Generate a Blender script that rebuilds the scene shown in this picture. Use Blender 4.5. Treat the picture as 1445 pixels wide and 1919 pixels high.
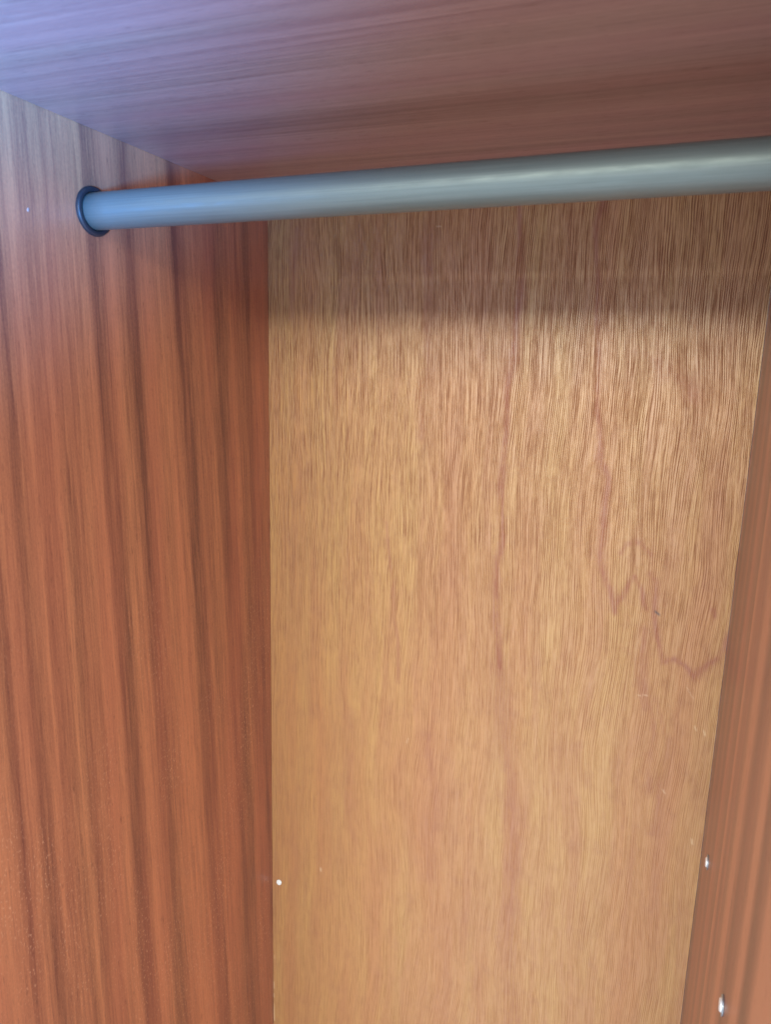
import bpy, bmesh, math, random
import numpy as np
from mathutils import Vector, Matrix

# ------------------------------------------------------------------ dimensions (metres)
W = 0.4578          # inside width
D = 0.50            # inside depth (back panel at y = 0, opening at y = -D)
H = 1.55            # inside height, underside of the top at z = 0
T = 0.018           # board thickness
ROD_Y, ROD_Z, ROD_R = -0.2378, -0.0547, 0.0125

scene = bpy.context.scene
for o in list(bpy.data.objects):
    bpy.data.objects.remove(o)

# ------------------------------------------------------------------ camera
cam_d = bpy.data.cameras.new('camera')
cam = bpy.data.objects.new('camera', cam_d)
scene.collection.objects.link(cam)
scene.camera = cam
CP = Vector((0.39641, -0.66368, -0.15915))
yaw, pitch, roll = 0.375779, -0.195468, -0.0247276
M = Matrix.Rotation(yaw, 3, 'Z') @ Matrix.Rotation(pitch, 3, 'X') @ Matrix.Rotation(roll, 3, 'Y')
right, fwd, up = M.col[0], M.col[1], M.col[2]
R3 = Matrix((right, up, -fwd)).transposed()
cam.matrix_world = Matrix.Translation(CP) @ R3.to_4x4()
cam_d.sensor_fit = 'VERTICAL'
cam_d.sensor_height = 24.0
cam_d.lens = 1351.07 / 1919 * 24.0
cam_d.clip_start = 0.01
cam_d.clip_end = 50
cam_d.dof.use_dof = True
cam_d.dof.focus_distance = 0.74
cam_d.dof.aperture_fstop = 8.0

# ------------------------------------------------------------------ light
world = bpy.data.worlds.new('World')
scene.world = world
world.use_nodes = True
bg = world.node_tree.nodes['Background']
bg.inputs[0].default_value = (0.78, 0.88, 1.0, 1)
bg.inputs[1].default_value = 1.0

def area(name, loc, target, sx, sy, power, col):
    l = bpy.data.lights.new(name, 'AREA')
    l.shape = 'RECTANGLE'; l.size = sx; l.size_y = sy; l.energy = power; l.color = col
    o = bpy.data.objects.new(name, l); scene.collection.objects.link(o)
    o.location = loc
    o.rotation_euler = (Vector(target) - Vector(loc)).to_track_quat('-Z', 'Y').to_euler()
    return o
# window behind the photographer, high: the front edge of the top throws the soft shadow line
area('window_light', (0.20, -2.60, 0.51), (0.23, 0, -0.35), 1.5, 0.44, 36, (1.0, 0.95, 0.76))
# blue spot added to stand in for lens glare over the upper left front
sp = bpy.data.lights.new('glare_spot', 'SPOT')
sp.energy = 150; sp.color = (0.05, 0.34, 1.0); sp.spot_size = math.radians(60); sp.spot_blend = 1.0
sp.shadow_soft_size = 0.07
so = bpy.data.objects.new('glare_spot', sp); scene.collection.objects.link(so)
so.location = (0.43, -0.93, -0.27)
so.rotation_euler = (Vector((-0.02, -0.51, 0.15)) - so.location).to_track_quat('-Z', 'Y').to_euler()

scene.view_settings.view_transform = 'Standard'
scene.view_settings.look = 'None'
scene.view_settings.exposure = 0.9
scene.view_settings.gamma = 1.0
scene.view_settings.use_curve_mapping = False

# ------------------------------------------------------------------ node helpers
class NT:
    def __init__(s, name):
        s.m = bpy.data.materials.new(name); s.m.use_nodes = True
        s.t = s.m.node_tree; s.bsdf = s.t.nodes['Principled BSDF']
    def put(s, sock, v):
        if isinstance(v, bpy.types.NodeSocket): s.t.links.new(v, sock)
        elif v is not None:
            try: sock.default_value = v
            except Exception: sock.default_value = (v[0], v[1], v[2], 1)
    def math(s, op, a, b=None, c=None, clamp=False):
        n = s.t.nodes.new('ShaderNodeMath'); n.operation = op; n.use_clamp = clamp
        for i, v in enumerate((a, b, c)):
            if v is not None: s.put(n.inputs[i], v)
        return n.outputs[0]
    def add(s, a, b): return s.math('ADD', a, b)
    def sub(s, a, b): return s.math('SUBTRACT', a, b)
    def mul(s, a, b): return s.math('MULTIPLY', a, b)
    def coords(s):
        n = s.t.nodes.new('ShaderNodeTexCoord'); x = s.t.nodes.new('ShaderNodeSeparateXYZ')
        s.t.links.new(n.outputs['Object'], x.inputs[0]); return x.outputs[0], x.outputs[1], x.outputs[2]
    def vec(s, x, y, z=0.0):
        n = s.t.nodes.new('ShaderNodeCombineXYZ')
        for i, v in enumerate((x, y, z)): s.put(n.inputs[i], v)
        return n.outputs[0]
    def noise(s, a, sa, b, sb, off=0.0, detail=2.0, rough=0.5, dist=0.0):
        n = s.t.nodes.new('ShaderNodeTexNoise'); n.inputs['Scale'].default_value = 1
        n.inputs['Detail'].default_value = detail; n.inputs['Roughness'].default_value = rough
        n.inputs['Distortion'].default_value = dist
        s.t.links.new(s.vec(s.mul(a, sa), s.mul(b, sb), off), n.inputs['Vector'])
        return n.outputs['Fac']
    def rng(s, v, a, b, c=0.0, d=1.0, smooth=False):
        n = s.t.nodes.new('ShaderNodeMapRange'); n.clamp = True
        if smooth: n.interpolation_type = 'SMOOTHSTEP'
        s.put(n.inputs[0], v)
        for i, q in enumerate((a, b, c, d)): n.inputs[i + 1].default_value = q
        return n.outputs[0]
    def mix(s, f, a, b, mode='MIX'):
        n = s.t.nodes.new('ShaderNodeMix'); n.data_type = 'RGBA'; n.blend_type = mode
        s.put(n.inputs[0], f); s.put(n.inputs[6], a); s.put(n.inputs[7], b)
        return n.outputs[2]
    def ramp(s, v, stops):
        n = s.t.nodes.new('ShaderNodeValToRGB'); e = n.color_ramp.elements
        n.color_ramp.interpolation = 'B_SPLINE' if False else 'EASE'
        while len(e) < len(stops): e.new(0.5)
        for i, (p, c) in enumerate(stops):
            e[i].position = p
            e[i].color = (c, c, c, 1) if not isinstance(c, tuple) else (*c, 1)
        s.put(n.inputs[0], v); return n.outputs[0]
    def attr(s, name):
        n = s.t.nodes.new('ShaderNodeAttribute'); n.attribute_name = name; return n.outputs['Fac']
    def bump(s, h, dist, strength=1.0):
        n = s.t.nodes.new('ShaderNodeBump'); n.inputs['Distance'].default_value = dist
        n.inputs['Strength'].default_value = strength; s.put(n.inputs['Height'], h)
        s.t.links.new(n.outputs[0], s.bsdf.inputs['Normal'])
    def set(s, **k):
        for key, v in k.items(): s.put(s.bsdf.inputs[key.replace('_', ' ')], v)

# ---- ribbon-striped reddish veneer (side boards, top board)
def veneer(name, across, along, stops, lo, hi, tilt, seed, dark, light, contrast=1.0, fibre=0.80, spark=0.6, rough=0.36, run=1.0):
    n = NT(name)
    X = n.coords(); a, b = X['XYZ'.index(across)], X['XYZ'.index(along)]
    w1 = n.mul(n.sub(n.noise(a, 3.0, b, 1.6, seed, 1.0), 0.5), 0.005)
    w2 = n.mul(n.sub(n.noise(a, 22.0, b, 4.0, seed + 3, 2.0), 0.5), 0.0026)
    w3 = n.mul(n.sub(n.noise(a, 420.0, b, 14.0 * run, seed + 5, 2.0), 0.5), 0.0050)
    if along == 'Z': u0 = n.add(a, n.mul(n.mul(n.add(b, 0.45), tilt), n.rng(a, -0.36, -0.15)))
    else: u0 = n.add(a, n.mul(n.sub(b, 0.2), tilt))
    u = n.add(n.add(n.add(u0, w1), w2), w3)
    t = n.rng(u, lo, hi)
    band = n.ramp(t, [((p - lo) / (hi - lo), v) for p, v in stops])
    # the ribbons come and go along the board
    mod = n.rng(n.noise(a, 26.0, b, 2.6, seed + 9, 2.0), 0.3, 0.7, 0.75, 1.15)
    bandc = n.add(n.mul(n.sub(band, 0.5), n.mul(mod, contrast)), 0.5)
    wide = n.noise(a, 60.0, b, 1.8, seed + 11, 3.0, 0.6)
    mid = n.noise(u, 115.0, b, 1.3 * run, seed + 45, 2.0, 0.6)
    fib = n.noise(u, 620.0, b, 13.0 * run, seed + 13, 3.0, 0.7)
    fib2 = n.noise(u, 230.0, b, 5.0 * run, seed + 17, 2.0, 0.6)
    v = n.add(bandc, n.mul(n.sub(wide, 0.5), 0.25))
    v = n.add(v, n.mul(n.sub(mid, 0.5), 0.9))
    v = n.add(v, n.mul(n.sub(fib, 0.5), fibre))
    v = n.add(v, n.mul(n.sub(fib2, 0.5), fibre * 0.6))
    sand = n.noise(a, 900.0, b, 420.0 * run, seed + 41, 2.0, 0.6)
    v = n.add(v, n.mul(n.sub(sand, 0.5), 0.55))
    v = n.math('ADD', v, 0.0, clamp=True)
    col = n.mix(v, dark, light)
    hue = n.rng(n.noise(a, 34.0, b, 2.0, seed + 21, 1.0), 0.35, 0.65)
    col = n.mix(n.mul(hue, 0.30), col, (light[0] * 0.95, light[1] * 0.70, light[2] * 0.85))
    # short open pores, then varnish glints painted into the colour as pale flecks
    pore = n.noise(u, 1000.0, b, 70.0, seed + 25, 2.0, 0.6)
    pm = n.rng(pore, 0.60, 0.74)
    col = n.mix(n.mul(pm, 0.40), col, (dark[0] * 0.7, dark[1] * 0.6, dark[2] * 0.6))
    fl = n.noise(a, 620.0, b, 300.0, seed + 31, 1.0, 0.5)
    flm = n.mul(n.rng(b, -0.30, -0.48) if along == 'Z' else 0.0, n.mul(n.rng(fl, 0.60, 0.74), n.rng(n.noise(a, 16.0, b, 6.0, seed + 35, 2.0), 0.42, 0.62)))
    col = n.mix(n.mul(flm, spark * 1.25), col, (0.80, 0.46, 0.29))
    # ribbons scatter the light a little differently
    n.set(Base_Color=col, Roughness=n.add(rough, n.mul(pm, 0.15)), IOR=1.5)
    n.set(Coat_Weight=0.25, Coat_Roughness=0.30)
    h = n.add(n.add(n.mul(fib, 0.5), n.mul(fl, 0.2)), n.mul(pore, -0.5))
    n.bump(h, 0.00022, 0.8)
    return n.m

DK, LT = (0.200, 0.074, 0.052), (0.650, 0.268, 0.130)
L_ST = [(-.50,.5),(-.42,.45),(-.378,.6),(-.348,.85),(-.338,.3),(-.328,.75),(-.316,.22),(-.3025,.68),(-.295,.5),(-.287,.38),
        (-.2786,.7),(-.2726,.35),(-.262,.55),(-.2505,.78),(-.238,.7),(-.2302,.12),(-.222,.3),(-.2096,.85),(-.200,.65),
        (-.1955,.3),(-.1849,.18),(-.172,.72),(-.1565,.88),(-.140,.74),(-.1256,.06),(-.116,.2),(-.1107,.65),(-.0916,.55),
        (-.0696,.22),(-.045,.5),(-.017,.28),(-.004,.45)]
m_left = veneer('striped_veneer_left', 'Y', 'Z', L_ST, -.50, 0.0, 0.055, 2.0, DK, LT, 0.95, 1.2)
R_ST = [(-.50,.5),(-.40,.7),(-.352,.9),(-.3297,.85),(-.3143,.35),(-.2973,.2),(-.2784,.85),(-.2574,.4),(-.2398,.25),
        (-.2345,.05),(-.2325,.30),(-.224,.45),(-.2068,.9),(-.1881,.5),(-.1591,.4),(-.145,.75),(-.136,.35),(-.1051,.6),(-.09,.3),
        (-.0702,.5),(-.052,.3),(-.0374,.45),(-.018,.25),(-.003,.35)]
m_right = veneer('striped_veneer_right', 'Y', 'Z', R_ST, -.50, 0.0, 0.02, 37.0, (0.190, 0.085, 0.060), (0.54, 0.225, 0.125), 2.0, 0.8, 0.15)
C_ST = [(-.50,.5),(-.42,.6),(-.38,.3),(-.36,.6),(-.3359,.65),(-.327,.35),(-.320,.7),(-.3136,.3),(-.3022,.65),(-.2882,.3),
        (-.277,.6),(-.2666,.7),(-.255,.45),(-.242,.3),(-.232,.6),(-.2224,.5),(-.1989,.2),(-.19,.6),(-.1767,.55),(-.165,.7),
        (-.1532,.25),(-.142,.65),(-.1321,.4),(-.12,.7),(-.1131,.35),(-.09,.6),(-.05,.4),(0,.5)]
m_top = veneer('striped_veneer_top', 'Y', 'X', C_ST, -.50, 0.0, -0.03, 71.0, (0.215, 0.118, 0.105), (0.42, 0.255, 0.215), 0.6, 1.4, 0.1, run=0.22)

# ---- open-pored plywood of the back board
def plywood():
    n = NT('back_plywood')
    x, y, z = n.coords()
    w1 = n.mul(n.sub(n.noise(x, 7.0, z, 2.2, 4.0, 2.0), 0.5), 0.050)
    w2 = n.mul(n.sub(n.noise(x, 28.0, z, 9.0, 8.0, 2.0), 0.5), 0.0042)
    w3 = n.mul(n.sub(n.noise(x, 120.0, z, 30.0, 9.0, 1.0), 0.5), 0.0006)
    g = n.add(n.add(n.add(x, w1), w2), w3)
    p1 = n.noise(g, 1250.0, z, 24.0, 1.0, 2.0, 0.55)
    p2 = n.noise(g, 1700.0, z, 70.0, 2.0, 2.0, 0.6)
    p3 = n.noise(g, 420.0, z, 9.0, 3.0, 2.0, 0.5)
    ph = n.mul(n.noise(g, 130.0, z, 13.0, 6.0, 2.0, 0.5), 16.0)
    ln = n.math('SINE', n.add(n.mul(g, 2 * math.pi / 0.0017), ph))
    lnm = n.mul(ln, n.rng(n.noise(g, 90.0, z, 14.0, 26.0, 2.0), 0.35, 0.62, 0.01, 0.09))
    pores = n.add(n.add(n.add(n.mul(p1, 0.50), n.mul(p2, 0.22)), n.mul(p3, 0.28)), lnm)
    fleck = n.noise(g, 150.0, z, 55.0, 41.0, 3.0, 0.7)
    pores = n.add(pores, n.mul(n.sub(fleck, 0.5), 0.16))
    pm = n.rng(pores, 0.37, 0.56)                       # 1 = ridge, 0 = pore
    patch = n.noise(g, 48.0, z, 4.5, 12.0, 4.0, 0.65)
    blot = n.noise(x, 60.0, z, 40.0, 15.0, 4.0, 0.7)
    wide = n.noise(g, 17.0, z, 1.1, 19.0, 3.0, 0.6)
    light = n.mix(n.rng(wide, 0.40, 0.60), (0.450, 0.212, 0.070), (0.465, 0.262, 0.082))
    light = n.mix(n.rng(patch, 0.40, 0.66, 0.0, 0.62), light, (0.375, 0.158, 0.060))
    light = n.mix(n.rng(blot, 0.50, 0.72, 0.0, 0.35), light, (0.340, 0.142, 0.060))
    # pores are drawn strongest in the upper half and weaken towards the bottom
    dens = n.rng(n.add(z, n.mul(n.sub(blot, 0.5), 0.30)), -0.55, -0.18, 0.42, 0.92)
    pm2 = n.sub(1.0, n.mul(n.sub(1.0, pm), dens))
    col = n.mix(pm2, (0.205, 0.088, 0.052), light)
    vein = n.attr('vein')
    vm = n.mul(vein, n.rng(n.add(n.mul(p3, 0.5), n.mul(blot, 0.5)), 0.38, 0.52, 0.30, 1.0))
    col = n.mix(n.mul(vm, 0.72), col, (0.275, 0.095, 0.062))
    col = n.mix(n.mul(n.attr('chip'), 0.55), col, (0.78, 0.62, 0.42))
    col = n.mix(n.attr('pit'), col, (0.03, 0.025, 0.03))
    n.set(Base_Color=col, Roughness=n.rng(pm, 0, 1, 0.58, 0.40), IOR=1.5)
    n.set(Specular_IOR_Level=n.rng(pm2, 0.1, 1.0, 0.05, 0.9), Coat_Weight=n.mul(n.rng(pm2, 0.1, 1.0, 0.0, 0.6), n.rng(vein, 0.0, 1.0, 1.0, 0.2)), Coat_Roughness=0.42)
    n.bump(n.add(pm2, n.mul(blot, 0.3)), 0.00024, 1.0)
    return n.m
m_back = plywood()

def plain(name, col, rough, metal=0.0, var=0.1, bump=0.0):
    n = NT(name); x, y, z = n.coords()
    f = n.noise(n.add(x, y), 180.0, z, 180.0, 1.0, 3.0)
    c = n.mix(n.mul(f, var), col, tuple(q * 0.6 for q in col))
    n.set(Base_Color=c, Roughness=n.rng(f, 0.3, 0.7, rough - 0.03, rough + 0.05), Metallic=metal)
    if bump: n.bump(f, bump, 0.5)
    return n.m
def rod_mat():
    n = NT('satin_grey_tube'); x, y, z = n.coords()
    s = n.noise(x, 9.0, n.add(n.mul(y, 1.0), n.mul(z, 1.7)), 900.0, 2.0, 3.0, 0.6)
    s2 = n.noise(x, 60.0, z, 300.0, 5.0, 3.0, 0.6)
    c = n.mix(n.rng(s, 0.35, 0.65), (0.150, 0.195, 0.196), (0.185, 0.232, 0.232))
    n.set(Base_Color=c, Metallic=0.40, Roughness=n.rng(s2, 0.3, 0.7, 0.40, 0.54))
    n.bump(s, 0.00004, 0.6)
    return n.m
m_rod = rod_mat()
m_collar = plain('black_plastic', (0.020, 0.024, 0.032), 0.45)
m_pin = plain('bright_nickel', (0.92, 0.95, 0.97), 0.42, 0.45)
m_flange = plain('dull_steel', (0.42, 0.50, 0.58), 0.35, 0.8)
m_nail = plain('white_enamel', (0.86, 0.90, 0.90), 0.35)
m_edge = plain('raw_board_edge', (0.34, 0.19, 0.10), 0.7, 0, 0.4)

# ------------------------------------------------------------------ mesh helpers
def link(name, me, mats, parent=None):
    o = bpy.data.objects.new(name, me); scene.collection.objects.link(o)
    for m in (mats if isinstance(mats, (list, tuple)) else [mats]): me.materials.append(m)
    if parent:
        o.parent = parent
        o.matrix_parent_inverse = Matrix.Translation(parent.location).inverted()
    return o
def box(name, lo, hi, mats, parent, bev=0.0006):
    bm = bmesh.new(); bmesh.ops.create_cube(bm, size=1)
    for v in bm.verts:
        for i in range(3): v.co[i] = lo[i] if v.co[i] < 0 else hi[i]
    if bev: bmesh.ops.bevel(bm, geom=list(bm.edges), offset=bev, segments=2, affect='EDGES', profile=0.5)
    me = bpy.data.meshes.new(name); bm.to_mesh(me); bm.free()
    return link(name, me, mats, parent)
def lathe(name, prof, origin, axis, mat, parent, seg=72, wob=0.0):
    """prof = [(distance along axis, radius)...]"""
    ax = Vector(axis).normalized()
    u = ax.orthogonal().normalized(); w = ax.cross(u)
    bm = bmesh.new(); rings = []
    for d, r in prof:
        if r < 1e-7: rings.append([bm.verts.new(Vector(origin) + ax * d)])
        else:
            rings.append([bm.verts.new(Vector(origin) + ax * d + (u * math.cos(k * 2 * math.pi / seg) + w * math.sin(k * 2 * math.pi / seg)) * r * (1 + wob * math.sin(k * 4 * math.pi / seg + 1)))
                          for k in range(seg)])
    for A, B in zip(rings, rings[1:]):
        for k in range(seg):
            k2 = (k + 1) % seg
            q = [A[k % len(A)], A[k2 % len(A)], B[k2 % len(B)], B[k % len(B)]]
            f = []
            for v in q:
                if v not in f: f.append(v)
            if len(f) > 2: bm.faces.new(f)
    bmesh.ops.recalc_face_normals(bm, faces=bm.faces)
    for f in bm.faces: f.smooth = True
    me = bpy.data.meshes.new(name); bm.to_mesh(me); bm.free()
    return link(name, me, mat, parent)
def empty(name, loc, label, cat, group=None):
    o = bpy.data.objects.new(name, None); scene.collection.objects.link(o)
    o.location = loc; o.empty_display_size = 0.05
    o['label'] = label; o['category'] = cat
    if group: o['group'] = group
    return o

# ------------------------------------------------------------------ wardrobe carcass
ward = empty('wardrobe', (W / 2, -D / 2, -H - T),
             'open reddish wood wardrobe with striped side panels and a golden plywood back', 'wardrobe')
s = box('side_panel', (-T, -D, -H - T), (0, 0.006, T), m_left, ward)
s['label'] = 'left side panel with dark red ribbon stripes, the rod end plugged into it'
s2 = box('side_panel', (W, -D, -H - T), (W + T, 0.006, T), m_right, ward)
s2['label'] = 'narrow strip of striped side panel at the right edge with two metal studs in it'
tp = box('top_panel', (0.0004, -D, 0), (W - 0.0004, 0.006, T), m_top, ward)
tp['label'] = 'underside of the wardrobe top with the grain running left to right'
box('bottom_panel', (0.0004, -D, -H - T), (W - 0.0004, -0.0006, -H), m_top, ward)

# back panel: front sheet is a fine grid that carries the figure of the veneer
def seg_dist(X, Z, pts, w0=None):
    best = np.full(X.shape, 1e9); wid = np.ones(X.shape)
    for (x0, z0, a0), (x1, z1, a1) in zip(pts, pts[1:]):
        dx, dz = x1 - x0, z1 - z0
        t = np.clip(((X - x0) * dx + (Z - z0) * dz) / (dx * dx + dz * dz + 1e-12), 0, 1)
        d = np.hypot(X - x0 - t * dx, (Z - z0 - t * dz))
        wd = a0 + (a1 - a0) * t
        k = d / wd
        best = np.minimum(best, k)
    return best
_P = (CP, M)
F_PX = 1351.07
def plan(px, py):
    # drawing dimensions of the veneer figure, taken off the survey picture onto the back board
    d = M @ Vector(((px - 722.5) / F_PX, 1, -(py - 959.5) / F_PX))
    t = -CP.y / d.y
    return CP.x + t * d.x, CP.z + t * d.z
VEINS = [  # (points, half width mm, strength)
    ([(975,380),(973,470),(971,560),(962,650),(955,720),(946,830),(938,900),(945,1000),(932,1060),(930,1150),(936,1250)], 3.2, 1.0),
    ([(936,1250),(952,1400),(963,1600),(958,1760),(962,1919)], 8.0, 0.50),
    ([(1125,380),(1123,560),(1118,700),(1117,780),(1122,850),(1135,900),(1131,960),(1131,1060),(1145,1105),(1155,1140),(1175,1090),(1187,1075),(1200,1110),(1208,1135)], 2.4, 0.95),
    ([(1222,1070),(1231,1100),(1227,1150),(1235,1200),(1245,1242),(1262,1235),(1285,1250),(1303,1268),(1325,1250),(1345,1215),(1364,1193)], 2.6, 0.95),
    ([(1158,1040),(1172,1022),(1200,1018),(1222,1035)], 2.0, 0.7),
    ([(1200,1180),(1208,1290),(1222,1370),(1218,1480)], 3.5, 0.55),
    ([(1334,1142),(1336,1155)], 2.6, 0.9),
    ([(722,980),(732,1080),(745,1200),(748,1280)], 2.0, 0.6),
    ([(1232,1310),(1250,1390),(1236,1470),(1226,1560)], 3.0, 0.45),
    ([(1195,1230),(1204,1330)], 2.0, 0.5),
    ([(800,430),(806,560),(798,700),(790,820)], 5.0, 0.45),
    ([(655,1330),(650,1480),(662,1600)], 5.0, 0.35),
    ([(805,1380),(815,1500),(800,1640)], 6.0, 0.40),
    ([(1085,1400),(1095,1470)], 5.0, 0.35),
    ([(1250,700),(1262,690),(1290,720),(1300,745)], 5.0, 0.55),
    ([(1190,660),(1240,690)], 4.0, 0.45),
    ([(560,430),(550,520),(545,600)], 3.0, 0.5),
]
CHIPS = [((601,1627),(601,1632),0.9,1.0), ((1303,1362),(1305,1368),0.7,.7), ((1320,1370),(1322,1378),0.7,.7), ((1196,1303),(1214,1303),0.5,.6),
         ((1288,1288),(1300,1310),0.45,.4), ((818,424),(826,424),0.5,.5), ((765,1384),(762,1392),0.7,.5), ((1243,1480),(1246,1486),0.7,.6),
         ((1297,1573),(1298,1582),0.8,.7), ((513,1840),(513,1852),0.8,.8), ((513,1862),(513,1868),0.8,.8), ((513,1880),(514,1912),0.6,.8), ((514,1790),(514,1796),0.6,.6)]
PITS = [((1229,1146),(1236,1152),1.0,.85)]

def back_panel():
    st = 0.00125
    xs = np.linspace(0.0003, W - 0.0003, int(W / st)); zs = np.linspace(0.0, -1.02, int(1.02 / st))
    nx, nz = len(xs), len(zs)
    X, Z = np.meshgrid(xs, zs)
    fx = X.ravel(); fz = Z.ravel()
    n = nx * nz
    extra = [(0.0003, 0, -H), (W - 0.0003, 0, -H),
             (0.0003, 0.006, 0), (W - 0.0003, 0.006, 0), (W - 0.0003, 0.006, -H), (0.0003, 0.006, -H)]
    co = np.zeros((n + 6, 3)); co[:n, 0] = fx; co[:n, 2] = fz; co[n:] = extra
    i = np.arange(nz - 1)[:, None] * nx + np.arange(nx - 1)[None, :]
    quads = np.stack([i, i + nx, i + nx + 1, i + 1], -1).reshape(-1, 4)
    faces = [list(map(int, q)) for q in quads]
    last = list(range((nz - 1) * nx, nz * nx))
    faces.append([last[0], n, n + 1] + last[::-1][:-1])                 # lower front
    faces.append([n + 2, n + 3, n + 4, n + 5])                           # rear
    faces.append([n, n + 5, n + 4, n + 1])
    faces.append([0] + list(range(1, nx)) + [n + 3, n + 2])             # top edge
    faces.append([n + 2, n + 5, n] + [r * nx for r in range(nz - 1, -1, -1)])
    faces.append([n + 4, n + 3] + [r * nx + nx - 1 for r in range(nz)] + [n + 1])
    me = bpy.data.meshes.new('back_panel'); me.from_pydata(co.tolist(), [], faces); me.update()
    vein = np.zeros(n)
    # wobble so that the drawn figure does not look ruled
    rs = np.random.RandomState(5)
    wx = np.zeros(n); wz = np.zeros(n)
    for _ in range(14):
        kx, kz = rs.uniform(20, 260), rs.uniform(10, 120); ph = rs.uniform(0, 6.28, 2)
        wx += np.sin(fx * kx + fz * kz + ph[0]) * 0.00055; wz += np.sin(fx * kz - fz * kx + ph[1]) * 0.0006
    for pts, hw, stg in VEINS:
        q = [(*plan(*p), hw * 1.15 / 1000) for p in pts]
        k = seg_dist(fx + wx, fz + wz, q)
        vein = np.maximum(vein, stg * np.exp(-(k ** 2) * 0.9))
    def small(lst):
        a = np.zeros(n)
        for p, q, hw, stg in lst:
            k = seg_dist(fx, fz, [(*plan(*p), hw / 1000), (*plan(*q), hw / 1000)])
            a = np.maximum(a, stg * np.exp(-(k ** 2)))
        return a
    for nm, arr in (('vein', vein), ('chip', small(CHIPS)), ('pit', small(PITS))):
        at = me.attributes.new(nm, 'FLOAT', 'POINT')
        full = np.zeros(n + 6, dtype=np.float32); full[:n] = arr
        at.data.foreach_set('value', full)
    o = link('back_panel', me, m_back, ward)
    o['label'] = 'golden brown plywood back panel with open vertical grain'
    return o
bp = back_panel()
# small round white nail head low at the left edge of the back panel
lathe('nail_head', [(0, 0.0), (0, 0.0034), (0.0004, 0.0036), (0.0009, 0.0033), (0.0013, 0.0022), (0.00145, 0.0)],
      (0.0095, -0.0001, -0.7638), (0, -1, 0), m_nail, bp, 32, 0.05)

# sockets that carry the rod: a dark collar screwed flat on each side board
for x0, dx in ((0.0, 1), (W, -1)):
    lathe('rod_socket', [(0.0, 0.0167), (0.0014, 0.0167), (0.0024, 0.0163), (0.0029, 0.0155), (0.0029, 0.0136), (0.0022, 0.0128), (0.0, 0.0127)],
          (x0, ROD_Y, ROD_Z), (dx, 0, 0), m_collar, ward, 96)
# filler spot in the left side near the rod end
lathe('filler_spot', [(0.0, 0.0012), (0.0002, 0.0010), (0.00025, 0.0)], (0.0, -0.2949, -0.0647), (1, 0, 0), plain('pale_filler', (0.42, 0.28, 0.24), 0.7), s, 20, 0.2)

# ------------------------------------------------------------------ clothes rod (lifts out of its sockets)
rod = lathe('clothes_rod', [(0.0, 0.0), (0.0, ROD_R - 0.0006), (0.0006, ROD_R)] + [(0.02 + k * (W - 0.042) / 20, ROD_R) for k in range(21)] + [(W - 0.0016, ROD_R), (W - 0.001, ROD_R - 0.0006), (W - 0.001, 0.0)],
            (0.0005, ROD_Y, ROD_Z), (1, 0, 0), m_rod, None, 128)
rod['label'] = 'thick grey metal clothes rod spanning the wardrobe under its top'
rod['category'] = 'clothes rod'

# ------------------------------------------------------------------ shelf studs in the right side
STUDS = [(-0.0628, -0.5574, 'upper shiny metal stud in the right side panel, close to the back panel'),
         (-0.2375, -0.5346, 'lower shiny metal stud in the right side panel, nearest the bottom right corner')]
first = None
for y, z, lab in STUDS:
    t = empty('shelf_stud', (W, y, z), lab, 'shelf stud', 'metal shelf studs in the right side panel')
    if first is None:
        first = t
        lathe('flange', [(0.0, 0.0058), (0.0004, 0.0062), (0.0009, 0.0060), (0.0011, 0.0052), (0.0009, 0.0040)], (W, y, z), (-1, 0, 0), m_flange, t, 40)
        lathe('head', [(0.0007, 0.0041), (0.0017, 0.0040), (0.0022, 0.0034), (0.0024, 0.0)], (W, y, z), (-1, 0, 0), m_pin, t, 40)
    else:
        for ch in first.children:
            c = ch.copy(); scene.collection.objects.link(c); c.parent = t
            c.matrix_parent_inverse = ch.matrix_parent_inverse.copy()
